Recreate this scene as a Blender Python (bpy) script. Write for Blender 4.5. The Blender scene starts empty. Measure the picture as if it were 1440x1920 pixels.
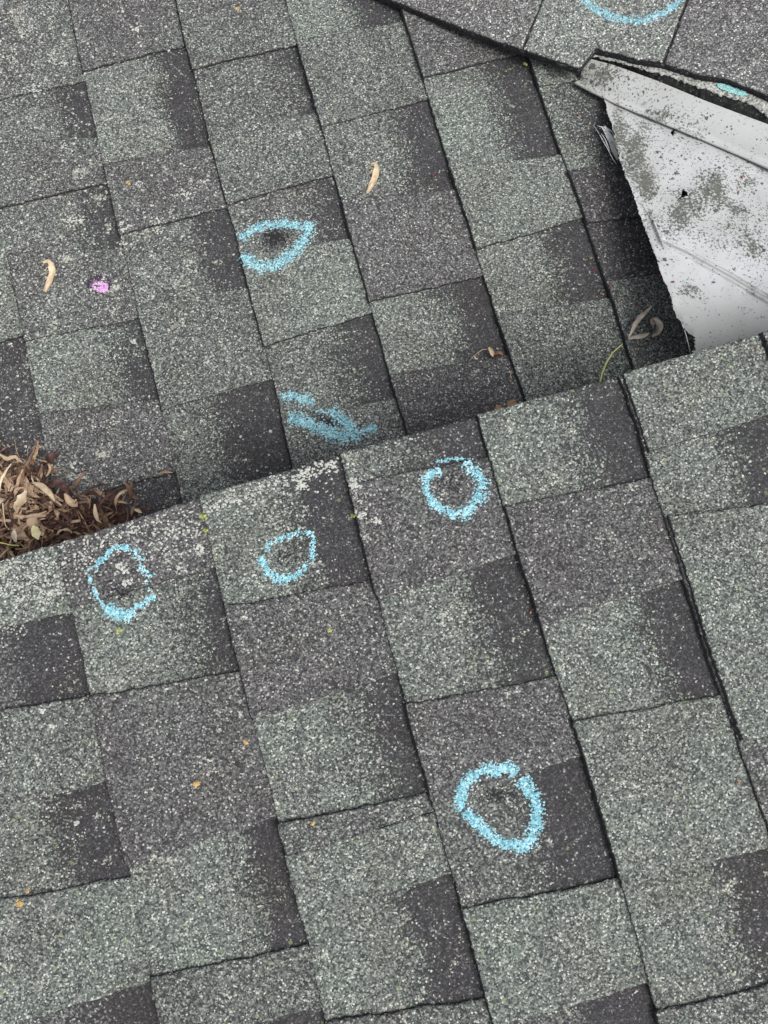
import bpy, math, random
import numpy as np
from mathutils import Vector, Matrix
from mathutils.bvhtree import BVHTree
random.seed(7); RNG = np.random.default_rng(11)
scene = bpy.context.scene
COL = scene.collection

# ------------------------------------------------------------------ frames
# Survey frame: origin at the camera, planes of the two roofs measured in it.
FPX = 1413.0                                   # focal length in survey pixels (1440 wide)
def mkplane(nx, ny, d, ang):
    n = np.array([nx, ny, 1.0]); n /= np.linalg.norm(n)
    t = np.array([math.cos(ang), math.sin(ang), 0.0]); u = t - n*(t@n); u /= np.linalg.norm(u)
    return n, d, u, np.cross(n, u)
FAR = mkplane(-0.03144888, 0.16568671, 0.88197721, 0.26631815)     # lower roof
NEAR = mkplane(-0.0367677, 0.12677408, 0.72088766, 0.27007775)     # upper roof, 17 cm above
def rays(p):
    p = np.atleast_2d(np.asarray(p, float))
    return np.stack([(p[:, 0]-720)/FPX, (960-p[:, 1])/FPX, -np.ones(len(p))], 1)
def hit(pl, p, h=0.0):
    n, d = pl[0], pl[1]; r = rays(p)
    return r*(-(d-h)/(r@n))[:, None]
def to_uv(pl, p, h=0.0):
    X = hit(pl, p, h); return np.stack([X@pl[2], X@pl[3]], 1)
def from_uv(pl, u, v, h):
    u = np.asarray(u, float); v = np.asarray(v, float); h = np.asarray(h, float)
    return u[..., None]*pl[2] + v[..., None]*pl[3] + (h-pl[1])[..., None]*pl[0]
def topx(X):
    X = np.asarray(X); return 720+FPX*X[..., 0]/-X[..., 2], 960-FPX*X[..., 1]/-X[..., 2]
# world: roofs fall to the left at 20 degrees; z up
SL = math.radians(20)
zc = math.cos(SL)*NEAR[0] + math.sin(SL)*NEAR[2]
xc = math.cos(SL)*NEAR[2] - math.sin(SL)*NEAR[0]
yc = np.cross(zc, xc)
RW = np.stack([xc, yc, zc])                    # survey -> world rotation
CAM = np.array([0.0, 0.0, 4.6])
def W(X): return np.asarray(X, float)@RW.T + CAM

# ------------------------------------------------------------------ camera, sky, sun
cam = bpy.data.cameras.new('camera'); cam.sensor_fit = 'HORIZONTAL'; cam.sensor_width = 36
cam.lens = FPX/1440*36; cam.clip_start = 0.02; cam.clip_end = 3000
co = bpy.data.objects.new('camera', cam); COL.objects.link(co)
co.matrix_world = Matrix.Translation(Vector(CAM)) @ Matrix([list(r) for r in RW]).to_4x4()
scene.camera = co

sd = RW@np.array([0.42, -0.18, 0.86]); sd /= np.linalg.norm(sd)    # towards the light
elev = math.asin(sd[2]); azim = math.atan2(sd[0], sd[1])
w = bpy.data.worlds.new('World'); scene.world = w; w.use_nodes = True
nt = w.node_tree; bgn = nt.nodes['Background']
sky = nt.nodes.new('ShaderNodeTexSky'); sky.sky_type = 'NISHITA'; sky.sun_disc = False
sky.sun_elevation = elev; sky.sun_rotation = azim; sky.dust_density = 4; sky.air_density = 1.0; sky.ozone_density = 1.0
hs = nt.nodes.new('ShaderNodeHueSaturation'); hs.inputs['Saturation'].default_value = 0.30
nt.links.new(sky.outputs[0], hs.inputs['Color']); nt.links.new(hs.outputs[0], bgn.inputs['Color'])
bgn.inputs['Strength'].default_value = 0.12
sun = bpy.data.lights.new('sun', 'SUN'); sun.energy = 1.3; sun.angle = math.radians(35); sun.color = (1.0, 0.97, 0.93)
so = bpy.data.objects.new('sun', sun); COL.objects.link(so)
so.rotation_euler = Vector(-sd).to_track_quat('-Z', 'Y').to_euler(); so.location = (0, 0, 12)
scene.view_settings.view_transform = 'Standard'; scene.view_settings.look = 'None'
scene.view_settings.exposure = 0.56; scene.view_settings.gamma = 1; scene.view_settings.use_curve_mapping = False

# ------------------------------------------------------------------ object helpers
def tag(o, label=None, cat=None, group=None, kind=None):
    if label: o['label'] = label
    if cat: o['category'] = cat
    if group: o['group'] = group
    if kind: o['kind'] = kind
    return o
def thing(name, at, label, cat, group=None):
    o = bpy.data.objects.new(name, None); COL.objects.link(o); o.empty_display_size = 0.05
    o.location = Vector(W(np.asarray(at))); return tag(o, label, cat, group)
def origin_of(o):
    p = Vector((0, 0, 0))
    while o is not None: p = p+o.location; o = o.parent
    return np.array(p)
def obj(name, V, F, mat, parent=None, smooth=False, attr=None, base=None):
    """V in the survey frame (N,3); F list/array of faces; one mesh object"""
    Vw = W(V)
    if parent is None:
        org = W(np.asarray(base)) if base is not None else Vw[np.argmin(Vw[:, 2])]*[1, 1, 1]
    else: org = origin_of(parent)
    Vl = Vw-org
    me = bpy.data.meshes.new(name)
    if isinstance(F, np.ndarray):
        nf, k = F.shape
        me.vertices.add(len(Vl)); me.vertices.foreach_set('co', Vl.astype(np.float32).ravel())
        me.loops.add(nf*k); me.loops.foreach_set('vertex_index', F.astype(np.int32).ravel())
        me.polygons.add(nf); me.polygons.foreach_set('loop_start', np.arange(nf, dtype=np.int32)*k)
        me.update(calc_edges=True); me.validate()
    else:
        me.from_pydata([tuple(v) for v in Vl], [], [tuple(f) for f in F]); me.update()
    if smooth: me.polygons.foreach_set('use_smooth', [True]*len(me.polygons))
    if attr is not None:
        a = me.color_attributes.new('blend', 'FLOAT_COLOR', 'POINT')
        a.data.foreach_set('color', attr.astype(np.float32).ravel())
    me.materials.append(mat)
    o = bpy.data.objects.new(name, me); COL.objects.link(o)
    if parent is not None: o.parent = parent
    else: o.location = Vector(org)
    return o
class Bag:
    """collects pieces that together are one mesh"""
    def __init__(s): s.V = []; s.F = []; s.n = 0
    def add(s, V, F):
        V = np.asarray(V, float); s.V.append(V); s.F += [tuple(i+s.n for i in f) for f in F]; s.n += len(V)
    def build(s, *a, **k): return obj(a[0], np.concatenate(s.V), s.F, *a[1:], **k)

# smooth value noise in 2D, numpy
NT = RNG.random((256, 256))
def vn(x, y):
    xi = np.floor(x).astype(int); yi = np.floor(y).astype(int); fx = x-xi; fy = y-yi
    fx = fx*fx*(3-2*fx); fy = fy*fy*(3-2*fy)
    a = NT[xi % 256, yi % 256]; b = NT[(xi+1) % 256, yi % 256]; c = NT[xi % 256, (yi+1) % 256]; d = NT[(xi+1) % 256, (yi+1) % 256]
    return (a*(1-fx)+b*fx)*(1-fy)+(c*(1-fx)+d*fx)*fy
def ss(a, b, x): t = np.clip((x-a)/(b-a), 0, 1); return t*t*(3-2*t)

# ------------------------------------------------------------------ materials
def newmat(name):
    m = bpy.data.materials.new(name); m.use_nodes = True; t = m.node_tree
    return m, t, t.nodes['Principled BSDF']
def N(t, kind, **kw):
    n = t.nodes.new('ShaderNode'+kind)
    for k, v in kw.items():
        if k in ('inp',):
            for i, q in v.items(): n.inputs[i].default_value = q
        else: setattr(n, k, v)
    return n
def math_(t, op, a, b=None):
    n = N(t, 'Math', operation=op)
    for i, v in enumerate((a, b)):
        if v is None: continue
        if isinstance(v, (int, float)): n.inputs[i].default_value = v
        else: t.links.new(v, n.inputs[i])
    return n.outputs[0]
def mixc(t, f, a, b):
    n = N(t, 'Mix', data_type='RGBA')
    for s, v in ((n.inputs[0], f), (n.inputs[6], a), (n.inputs[7], b)):
        if isinstance(v, (int, float)): s.default_value = v
        elif isinstance(v, tuple): s.default_value = v+(1,)
        else: t.links.new(v, s)
    return n.outputs[2]
def ramp(t, fac, stops, interp='CONSTANT'):
    n = N(t, 'ValToRGB'); r = n.color_ramp; r.interpolation = interp
    while len(r.elements) > 1: r.elements.remove(r.elements[-1])
    r.elements[0].position = stops[0][0]; r.elements[0].color = stops[0][1]+(1,)
    for p, c in stops[1:]: e = r.elements.new(p); e.color = c+(1,)
    t.links.new(fac, n.inputs[0]); return n.outputs[0]

def granule_material():
    m, t, b = newmat('granules'); L = t.links.new
    tc = N(t, 'TexCoord'); at = N(t, 'Attribute', attribute_name='blend')
    sp = N(t, 'SeparateColor'); L(at.outputs['Color'], sp.inputs[0])
    green, dark, bare, lich = sp.outputs[0], sp.outputs[1], sp.outputs[2], at.outputs['Alpha']
    wob = N(t, 'TexNoise', inp={'Scale': 900.0, 'Detail': 1.0}); L(tc.outputs['Object'], wob.inputs['Vector'])
    mx = N(t, 'MixRGB', blend_type='LINEAR_LIGHT', inp={'Fac': 0.0006}); L(tc.outputs['Object'], mx.inputs[1]); L(wob.outputs['Color'], mx.inputs[2])
    vo = N(t, 'TexVoronoi', inp={'Scale': 640.0}); L(mx.outputs[0], vo.inputs['Vector'])
    rc = N(t, 'SeparateColor'); L(vo.outputs['Color'], rc.inputs[0])
    R, G, B = rc.outputs[0], rc.outputs[1], rc.outputs[2]
    cg = ramp(t, R, [(0, (.050, .056, .055)), (.15, (.100, .114, .107)), (.38, (.158, .178, .158)), (.64, (.235, .257, .228)), (.84, (.345, .365, .325)), (.95, (.54, .555, .50))])
    cp = ramp(t, R, [(0, (.042, .041, .043)), (.20, (.082, .080, .082)), (.46, (.128, .125, .127)), (.72, (.185, .181, .180)), (.90, (.29, .285, .28)), (.972, (.50, .49, .475))])
    cd = ramp(t, R, [(0, (.036, .035, .037)), (.35, (.054, .052, .055)), (.72, (.080, .077, .080)), (.93, (.14, .135, .14)), (.985, (.36, .36, .34))])
    isg = math_(t, 'LESS_THAN', G, green); c = mixc(t, isg, cp, cg)
    isd = math_(t, 'LESS_THAN', B, dark); c = mixc(t, isd, c, cd)
    # broad weathering: slight tint drift over decimetres
    nb = N(t, 'TexNoise', inp={'Scale': 14.0, 'Detail': 4.0}); L(tc.outputs['Object'], nb.inputs['Vector'])
    tint = ramp(t, nb.outputs[0], [(.3, (.86, .84, .80)), (.5, (1, 1, 1)), (.7, (1.05, 1.1, 1.06))], 'LINEAR')
    mm = N(t, 'MixRGB', blend_type='MULTIPLY', inp={'Fac': 0.8}); L(c, mm.inputs[1]); L(tint, mm.inputs[2]); c = mm.outputs[0]
    # a few algae-green and straw-coloured granules
    v2 = N(t, 'TexVoronoi', inp={'Scale': 190.0}); L(tc.outputs['Object'], v2.inputs['Vector'])
    r2 = N(t, 'SeparateColor'); L(v2.outputs['Color'], r2.inputs[0])
    al = math_(t, 'MULTIPLY', math_(t, 'LESS_THAN', r2.outputs[0], .022), math_(t, 'LESS_THAN', v2.outputs['Distance'], .36))
    c = mixc(t, math_(t, 'MULTIPLY', al, math_(t, 'MULTIPLY', isg, .45)), c, (.30, .40, .17))
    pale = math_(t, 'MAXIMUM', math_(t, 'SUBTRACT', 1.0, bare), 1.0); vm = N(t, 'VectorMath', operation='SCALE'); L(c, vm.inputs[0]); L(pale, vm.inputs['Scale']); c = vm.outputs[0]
    # lichen crust
    ln = N(t, 'TexNoise', inp={'Scale': 230.0, 'Detail': 3.0, 'Roughness': .7}); L(tc.outputs['Object'], ln.inputs['Vector'])
    ln2 = N(t, 'TexNoise', inp={'Scale': 38.0, 'Detail': 3.0}); L(tc.outputs['Object'], ln2.inputs['Vector'])
    s = N(t, 'Math', operation='MULTIPLY', use_clamp=True, inp={1: 22.0}); L(math_(t, 'SUBTRACT', math_(t, 'ADD', math_(t, 'ADD', ln.outputs[0], math_(t, 'MULTIPLY', math_(t, 'SUBTRACT', ln2.outputs[0], .5), 1.1)), math_(t, 'MULTIPLY', lich, .30)), .77), s.inputs[0])
    lc = ramp(t, R, [(0, (.26, .26, .22)), (.4, (.45, .45, .39)), (.75, (.62, .62, .54))])
    c = mixc(t, math_(t, 'MULTIPLY', s.outputs[0], .9), c, lc)
    # asphalt between granules and where they are lost
    gap = N(t, 'MapRange', inp={1: .52, 2: .85, 3: 0.0, 4: .6}); L(vo.outputs['Distance'], gap.inputs[0])
    c = mixc(t, gap.outputs[0], c, (.018, .018, .02))
    bn = N(t, 'Math', operation='LESS_THAN'); L(math_(t, 'ADD', math_(t, 'MULTIPLY', G, .9), .05), bn.inputs[0]); L(bare, bn.inputs[1])
    c = mixc(t, bn.outputs[0], c, (.020, .020, .023))
    L(c, b.inputs['Base Color']); b.inputs['Roughness'].default_value = .88
    b.inputs['Specular IOR Level'].default_value = .35
    h = math_(t, 'ADD', math_(t, 'MULTIPLY', math_(t, 'SUBTRACT', 1.0, vo.outputs['Distance']), .8), math_(t, 'MULTIPLY', R, .5))
    bu = N(t, 'Bump', inp={'Strength': .75, 'Distance': .0010}); L(h, bu.inputs['Height']); L(bu.outputs[0], b.inputs['Normal'])
    return m
GRAN = granule_material()

def simple(name, stops, scale, rough=.7, bump=0.0, detail=5.0, spec=.3, bdist=.001, trans=0):
    m, t, b = newmat(name); tc = N(t, 'TexCoord')
    n = N(t, 'TexNoise', inp={'Scale': scale, 'Detail': detail, 'Roughness': .65}); t.links.new(tc.outputs['Object'], n.inputs['Vector'])
    t.links.new(ramp(t, n.outputs[0], stops, 'LINEAR'), b.inputs['Base Color'])
    b.inputs['Roughness'].default_value = rough; b.inputs['Specular IOR Level'].default_value = spec
    if bump:
        bu = N(t, 'Bump', inp={'Strength': bump, 'Distance': bdist}); t.links.new(n.outputs[0], bu.inputs['Height']); t.links.new(bu.outputs[0], b.inputs['Normal'])
    return m
def chalk_material(name, stops):
    m, t, b = newmat(name); tc = N(t, 'TexCoord'); v = N(t, 'TexVoronoi', inp={'Scale': 520.0}); t.links.new(tc.outputs['Object'], v.inputs['Vector'])
    q = N(t, 'SeparateColor'); t.links.new(v.outputs['Color'], q.inputs[0]); t.links.new(ramp(t, q.outputs[0], stops, 'LINEAR'), b.inputs['Base Color'])
    b.inputs['Roughness'].default_value = .97; b.inputs['Specular IOR Level'].default_value = .1
    bu = N(t, 'Bump', inp={'Strength': .8, 'Distance': .0009}); bu.invert = True; t.links.new(v.outputs['Distance'], bu.inputs['Height']); t.links.new(bu.outputs[0], b.inputs['Normal']); return m
CHALK = chalk_material('blue_chalk', [(0, (.15, .36, .42)), (.25, (.25, .54, .63)), (.6, (.36, .67, .76)), (1, (.56, .80, .84))])
CHALKT = chalk_material('turquoise_chalk', [(0, (.16, .40, .42)), (.3, (.28, .62, .62)), (1, (.5, .75, .74))])
PINK = simple('pink_chalk', [(.3, (.42, .20, .46)), (.5, (.72, .42, .72)), (.7, (.80, .55, .78))], 400, .95, .6)
PINKD = simple('purple_stain', [(.3, (.035, .015, .04)), (.7, (.10, .05, .11))], 500, .9, .6)
LICH = simple('pale_lichen', [(.3, (.33, .34, .30)), (.5, (.50, .51, .47)), (.7, (.66, .67, .62))], 420, .95, .8)
LICHO = simple('orange_lichen', [(.3, (.38, .25, .08)), (.5, (.55, .38, .14)), (.7, (.62, .50, .26))], 420, .95, .8)
LICHY = simple('yellow_green_lichen', [(.3, (.28, .33, .08)), (.6, (.48, .52, .18))], 420, .95, .8)
FELT = simple('asphalt_edge', [(.3, (.006, .007, .007)), (.55, (.02, .021, .021)), (.62, (.05, .055, .05)), (.72, (.22, .23, .20))], 260, .85, .9, bdist=.002)
TORN = simple('torn_white_edge', [(.38, (.06, .065, .06)), (.47, (.32, .33, .30)), (.6, (.60, .61, .57))], 330, .9, .9, bdist=.002)
WOOD = simple('dark_board', [(.3, (.03, .027, .025)), (.7, (.07, .062, .055))], 40, .85, .4)
DECK = simple('roofing_felt', [(.3, (.02, .02, .022)), (.7, (.035, .035, .038))], 60, .9, .3)
LEAFS = [simple('dry_leaf_tan', [(.3, (.20, .125, .075)), (.5, (.42, .29, .19)), (.7, (.62, .49, .35))], 60, .65, .5, bdist=.0015),
         simple('dry_leaf_brown', [(.3, (.06, .035, .024)), (.5, (.19, .115, .075)), (.7, (.38, .26, .18))], 60, .65, .5, bdist=.0015),
         simple('dry_leaf_dark', [(.3, (.03, .015, .013)), (.5, (.07, .035, .03)), (.7, (.16, .09, .07))], 60, .5, .5, bdist=.0015),
         simple('dry_leaf_straw', [(.3, (.38, .27, .17)), (.5, (.62, .49, .34)), (.7, (.76, .65, .49))], 60, .6, .5, bdist=.0015)]
YLEAF = simple('pale_yellow_leaf', [(.3, (.55, .48, .24)), (.7, (.72, .66, .42))], 90, .6, .3)
GLEAF = simple('grey_dry_leaf', [(.3, (.28, .24, .19)), (.5, (.50, .44, .37)), (.7, (.68, .62, .53))], 110, .6, .5)
SAM = simple('samara_skin', [(.3, (.42, .29, .17)), (.5, (.62, .49, .33)), (.7, (.72, .62, .45))], 110, .6, .3)
BARK = simple('twig_bark', [(.3, (.07, .055, .05)), (.5, (.19, .16, .14)), (.7, (.36, .32, .28))], 260, .85, .7)
STEM = simple('yellow_stem', [(.3, (.58, .60, .14)), (.7, (.75, .76, .28))], 120, .5)
RED = simple('red_bud', [(.3, (.20, .02, .02)), (.7, (.38, .06, .05))], 400, .6)
ORNG = simple('orange_bud', [(.3, (.45, .16, .06)), (.7, (.62, .28, .14))], 400, .6)
LIME = simple('lime_leaf', [(.3, (.45, .55, .08)), (.7, (.62, .70, .20))], 300, .6)
GROUND = simple('lawn', [(.3, (.03, .05, .02)), (.7, (.06, .09, .035))], 3, .9, .3)

def metal_material():
    m, t, b = newmat('white_painted_metal'); L = t.links.new
    tc = N(t, 'TexCoord'); at = N(t, 'Attribute', attribute_name='blend')
    sp = N(t, 'SeparateColor'); L(at.outputs['Color'], sp.inputs[0])
    moss, spots, grime_shade = sp.outputs[0], sp.outputs[1], sp.outputs[2]  # third channel: dirt plus painted crease shading
    a = N(t, 'TexNoise', inp={'Scale': 330.0, 'Detail': 6.0, 'Roughness': .75, 'Distortion': .1}); L(tc.outputs['Object'], a.inputs['Vector'])
    b2 = N(t, 'TexNoise', inp={'Scale': 45.0, 'Detail': 4.0, 'Roughness': .6}); L(tc.outputs['Object'], b2.inputs['Vector'])
    g = N(t, 'TexNoise', inp={'Scale': 9.0, 'Detail': 5.0}); L(tc.outputs['Object'], g.inputs['Vector'])
    paint = ramp(t, g.outputs[0], [(.32, (.44, .445, .435)), (.5, (.52, .53, .535)), (.7, (.58, .59, .60))], 'LINEAR')
    paint = mixc(t, math_(t, 'MULTIPLY', grime_shade, .8), paint, (.27, .275, .235))
    s = math_(t, 'ADD', math_(t, 'MULTIPLY', a.outputs[0], .82), math_(t, 'MULTIPLY', b2.outputs[0], .26))
    s = math_(t, 'SUBTRACT', math_(t, 'ADD', s, math_(t, 'MULTIPLY', moss, .165)), .675)
    k = N(t, 'Math', operation='MULTIPLY', use_clamp=True, inp={1: 45.0}); L(s, k.inputs[0])
    gc = ramp(t, a.outputs[0], [(.35, (.10, .105, .075)), (.6, (.055, .06, .042)), (.72, (.10, .10, .08))], 'LINEAR')
    c = mixc(t, math_(t, 'MULTIPLY', k.outputs[0], .88), paint, gc)
    # round lichen dots
    dist = N(t, 'TexNoise', inp={'Scale': 420.0, 'Detail': 2.0}); L(tc.outputs['Object'], dist.inputs['Vector'])
    for scl, thr, amt, rad in ((120., .30, .9, .24), (240., .34, .9, .28), (420., .40, .85, .30), (55., .26, .9, .17)):
        v = N(t, 'TexVoronoi', inp={'Scale': scl}); L(tc.outputs['Object'], v.inputs['Vector'])
        q = N(t, 'SeparateColor'); L(v.outputs['Color'], q.inputs[0])
        on = math_(t, 'LESS_THAN', q.outputs[0], math_(t, 'MULTIPLY', spots, thr))
        r = math_(t, 'MULTIPLY', math_(t, 'ADD', math_(t, 'MULTIPLY', q.outputs[1], 1.2), .2), rad)
        dd = math_(t, 'ADD', v.outputs['Distance'], math_(t, 'MULTIPLY', math_(t, 'SUBTRACT', dist.outputs[0], .5), .6))
        c = mixc(t, math_(t, 'MULTIPLY', math_(t, 'MULTIPLY', on, math_(t, 'LESS_THAN', dd, r)), amt), c, (.055, .057, .055))
    L(c, b.inputs['Base Color']); b.inputs['Roughness'].default_value = .5; b.inputs['Specular IOR Level'].default_value = .4
    bu = N(t, 'Bump', inp={'Strength': .25, 'Distance': .002}); L(b2.outputs[0], bu.inputs['Height']); L(bu.outputs[0], b.inputs['Normal'])
    return m
METAL = metal_material()

# ------------------------------------------------------------------ lichen density and lost-granule marks (survey pixels)
def lich_px(x, y, near):
    if near:
        edge = 1050-0.298*x                     # the cut edge
        e = np.clip(y-edge, 0, 2000)
        return .24*np.exp(-(e/34)**2)*ss(720, 480, x) + .28*np.exp(-((x-30)/130)**2-((y-1110)/70)**2) + .22*np.exp(-((x-250)/110)**2-((y-1040)/70)**2) + .07
    return .34*np.exp(-((x-30)/150)**2-((y-70)/110)**2) + .20*np.exp(-((x-170)/170)**2-((y-480)/150)**2) + .12*ss(760, 200, x) + .22*np.exp(-((x-150)/110)**2-((y-860)/60)**2)
BRUISE = [(517, 446, 22, 15, 1.0), (616, 790, 20, 10, .7), (846, 903, 26, 16, .5), (935, 1489, 22, 12, .8), (540, 1042, 20, 15, .62), (226, 1108, 26, 18, .55), (690, 20, 1, 1, 0)]
def bare_px(x, y):
    b = np.zeros_like(x)
    for cx, cy, rx, ry, a in BRUISE: b = np.maximum(b, a*np.exp(-((x-cx)/rx)**2-((y-cy)/ry)**2))
    return b

# ------------------------------------------------------------------ shingles
BVV, BVF, BVN = [], [], [0]
def note_bvh(V, F):
    BVV.append(V); BVF.append(F+BVN[0]); BVN[0] += len(V)
class Curve:
    """a butt edge: u as a function of v in roof coordinates"""
    def __init__(s, pl, pts=None, other=None, shift=0, h=.005):
        if pts is not None:
            q = to_uv(pl, pts, h); q = q[np.argsort(q[:, 1])]
            a = np.polyfit(q[:, 1], q[:, 0], 1)
            q[:, 1-1] = .7*np.polyval(np.polyfit(q[:, 1], q[:, 0], 3), q[:, 1])+.3*q[:, 0]
            lo, hi = q[0, 1]-1.5, q[-1, 1]+1.5
            e0 = q[0, 0]+(lo-q[0, 1])*a[0]; e1 = q[-1, 0]+(hi-q[-1, 1])*a[0]
            s.v = np.concatenate([[lo], q[:, 1], [hi]]); s.u = np.concatenate([[e0], q[:, 0], [e1]])
        else:
            s.v = other.v; a = np.polyfit(other.v, other.u, 1); s.u = np.polyval(a, other.v)*.6+other.u*.4+shift
    def __call__(s, v): return np.interp(v, s.v, s.u)

TOPREF = [None]
BASE_T, TOOTH = .0068, .0032
def grid_faces(R, C):
    i = np.arange(R-1)[:, None]*C+np.arange(C-1)[None, :]
    return np.stack([i, i+1, i+C+1, i+C], -1).reshape(-1, 4)
def slab(pl, cl, cr, vT, vB, tooth, colf, seed, left_off=0.0, near=False, rowd=.0024, skirt=True):
    """vT=(vL,vR) top edge (image up, larger v), vB bottom edge."""
    Lm = max(vT[0]-vB[0], vT[1]-vB[1], .01)
    R = max(4, int(Lm/rowd)); cols = np.concatenate([[0, .008, .02], np.linspace(.05, 1, 26)])
    C = len(cols); s = np.linspace(0, 1, R)
    vl = vT[0]+(vB[0]-vT[0])*s; vr = vT[1]+(vB[1]-vT[1])*s
    v = vl[:, None]*(1-cols)+vr[:, None]*cols
    v = v + (vn(cols*5+seed*3.1, np.full(C, seed*1.7))-.5)[None, :]*.0024*(1 if tooth else 0)   # cut edges are not ruler straight
    ul = cl(v[:, 0]) + left_off + (vn(v[:, 0]*60+seed, np.full(R, seed*2.3))-.5)*.0011
    ul = ul + RNG.normal(0, .00035, R)
    ur = cr(v[:, -1])+.013
    u = ul[:, None]*(1-cols)+ur[:, None]*cols
    wdt = cr(v[:, 0])-cl(v[:, 0]); r = (u-cl(v))/wdt[:, None]
    h = BASE_T*(1-np.clip(r, 0, 1.1)) + (TOOTH if tooth else 0)
    h = h + (vn(u*9+seed*5, v*9+3.3)-.5)*.0016 + (vn(u*40+seed, v*40)-.5)*.0006
    if tooth:
        h = h + .0012*np.exp(-((s[:, None]-1)/.05)**2)*(.3+vn(np.full((R, C), seed*9.), v*8))   # slight curl
        v = v.copy(); v[0] += RNG.normal(0, .0005, C); v[-1] += RNG.normal(0, .0005, C)
    X = from_uv(pl, u, v, h); px, py = topx(X)
    g, d = colf(r, s[:, None]+0*r, u, v)
    lich = lich_px(px, py, near); bare = bare_px(px, py)
    if pl is TOPREF[0]: bare = bare-.55; lich = lich*0+.12  # top slope granules lightened, painting in a glancing sky sheen
    if pl is FAR: bare = np.where(bare < .02, -.13, bare)
    A = np.stack([g, d, bare, lich], -1)
    if skirt:
        def ring(a): return np.pad(a, ((1, 1), (1, 1))+((0, 0),)*(a.ndim-2), mode='edge')
        u2, v2, A2 = ring(u), ring(v), ring(A).copy()
        h2 = ring(h); low = (h2-.0044 if tooth else h2-.0085)
        fr = (.40 if pl is TOPREF[0] else .8 if near else .9)*(.0018+.0014*vn(v2[:, 0]*45+seed, v2[:, 0]*0+seed))+RNG.normal(0, .0002, len(v2)); u2 = u2.copy(); v2 = v2.copy()
        u2[:, 0] -= fr; v2[0] += .0004; v2[-1] -= .0006
        m = np.zeros(u2.shape, bool); m[0] = m[-1] = True; m[:, 0] = m[:, -1] = True
        h2 = np.where(m, low, h2); A2[m, 2] = 1.3; A2[:, 0, 2] = 3.0  # asphalt cut edges, blackened further to paint the shadow line at the butts
        X = from_uv(pl, u2, v2, h2); A = A2; R += 2; C += 2
    return X.reshape(-1, 3), grid_faces(R, C)[:, ::-1] if False else grid_faces(R, C), A.reshape(-1, 4)

def colour(kind, seed):
    """kind: G pale green, P purple grey, B brown-dark, mixed; DK r0: plum band from fraction r0 to the right"""
    base, r0, soft = kind
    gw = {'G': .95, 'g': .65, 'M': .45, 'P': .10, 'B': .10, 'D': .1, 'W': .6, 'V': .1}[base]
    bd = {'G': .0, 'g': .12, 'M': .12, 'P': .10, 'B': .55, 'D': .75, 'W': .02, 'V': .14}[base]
    def f(r, s, u, v):
        n = (vn(u*60+seed, v*40)-.5)*.7+(vn(u*180+seed, v*180)-.5)*.5
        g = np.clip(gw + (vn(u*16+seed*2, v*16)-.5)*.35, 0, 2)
        d = bd + (.97-bd)*ss(r0-soft*.8, r0+soft*1.3, r+n*soft*.9) if r0 < 1.5 else np.full_like(r, bd)
        d = np.clip(d + (vn(u*25+seed, v*25+9)-.5)*.16, 0, 1)
        return g, d
    return f

def course(roof, pl, cl, cr, bounds, segs, seed, near=False, left_off=None):
    """bounds: list of (vL,vR) from image-top to bottom; segs: (type, colour kind) between them"""
    def colf(r, s, u, v):
        g = np.zeros_like(r); d = np.zeros_like(r); rr = np.clip(r, 0, 1)
        for i, (ty, kd) in enumerate(segs):
            top = bounds[i][0]*(1-rr)+bounds[i][1]*rr; bot = bounds[i+1][0]*(1-rr)+bounds[i+1][1]*rr
            mm = (v <= top+.0005) & (v >= bot-.0005)
            a, b = colour(kd if ty == 'r' else ('D', 2, 0), seed+i)(r, s, u, v)
            g = np.where(mm, a, g); d = np.where(mm, b, d)
        return g, d
    off = left_off if left_off is not None else 0.0
    V, F, A = slab(pl, cl, cr, bounds[0], bounds[-1], False, colf, seed, near=near, left_off=off)
    c = obj('shingle_course', V, F, GRAN, roof, attr=A); note_bvh(V, F)
    for i, (ty, kd) in enumerate(segs):
        if ty != 't': continue
        V, F, A = slab(pl, cl, cr, bounds[i], bounds[i+1], True, colour(kd, seed*3+i), seed*3.7+i*1.3, near=near)
        obj('shingle_tab', V, F, GRAN, c, attr=A); note_bvh(V, F)
    return c
def B(pl, cl, cr, pairs):
    """pixel y on left and right curve -> (vL,vR)"""
    out = []
    for q in pairs:
        if len(q) == 4: a = to_uv(pl, [(q[0], q[1])], .006)[0, 1]; b = to_uv(pl, [(q[2], q[3])], .006)[0, 1]
        out.append((a, b))
    return out
KG = ('G', 2, 0); KP = ('P', 2, 0); KM = ('M', 2, 0); Kg = ('g', 2, 0); KB = ('B', 2, 0); KD = ('D', 2, 0)
def dk(base, r0, soft=.07): return (base, r0-.03-soft*.25, soft*1.3+.09)
def filler(pl, cl, cr, v_hi, v_lo, rnd):
    """plausible tabs for the stretches outside the surveyed picture"""
    b = [(v_hi, v_hi)]; s = []; ty = 't'
    while b[-1][0] > v_lo:
        L = rnd.uniform(.10, .19) if ty == 't' else rnd.uniform(.08, .14)
        k = b[-1][0]-L; b.append((k, k-.0+rnd.uniform(-.006, .006)))
        s.append((ty, rnd.choice([KG, KP, KM, Kg]) if ty == 't' else dk(rnd.choice('GMg'), rnd.uniform(.45, .7))))
        ty = 'r' if ty == 't' else 't'
    return b, s
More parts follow.
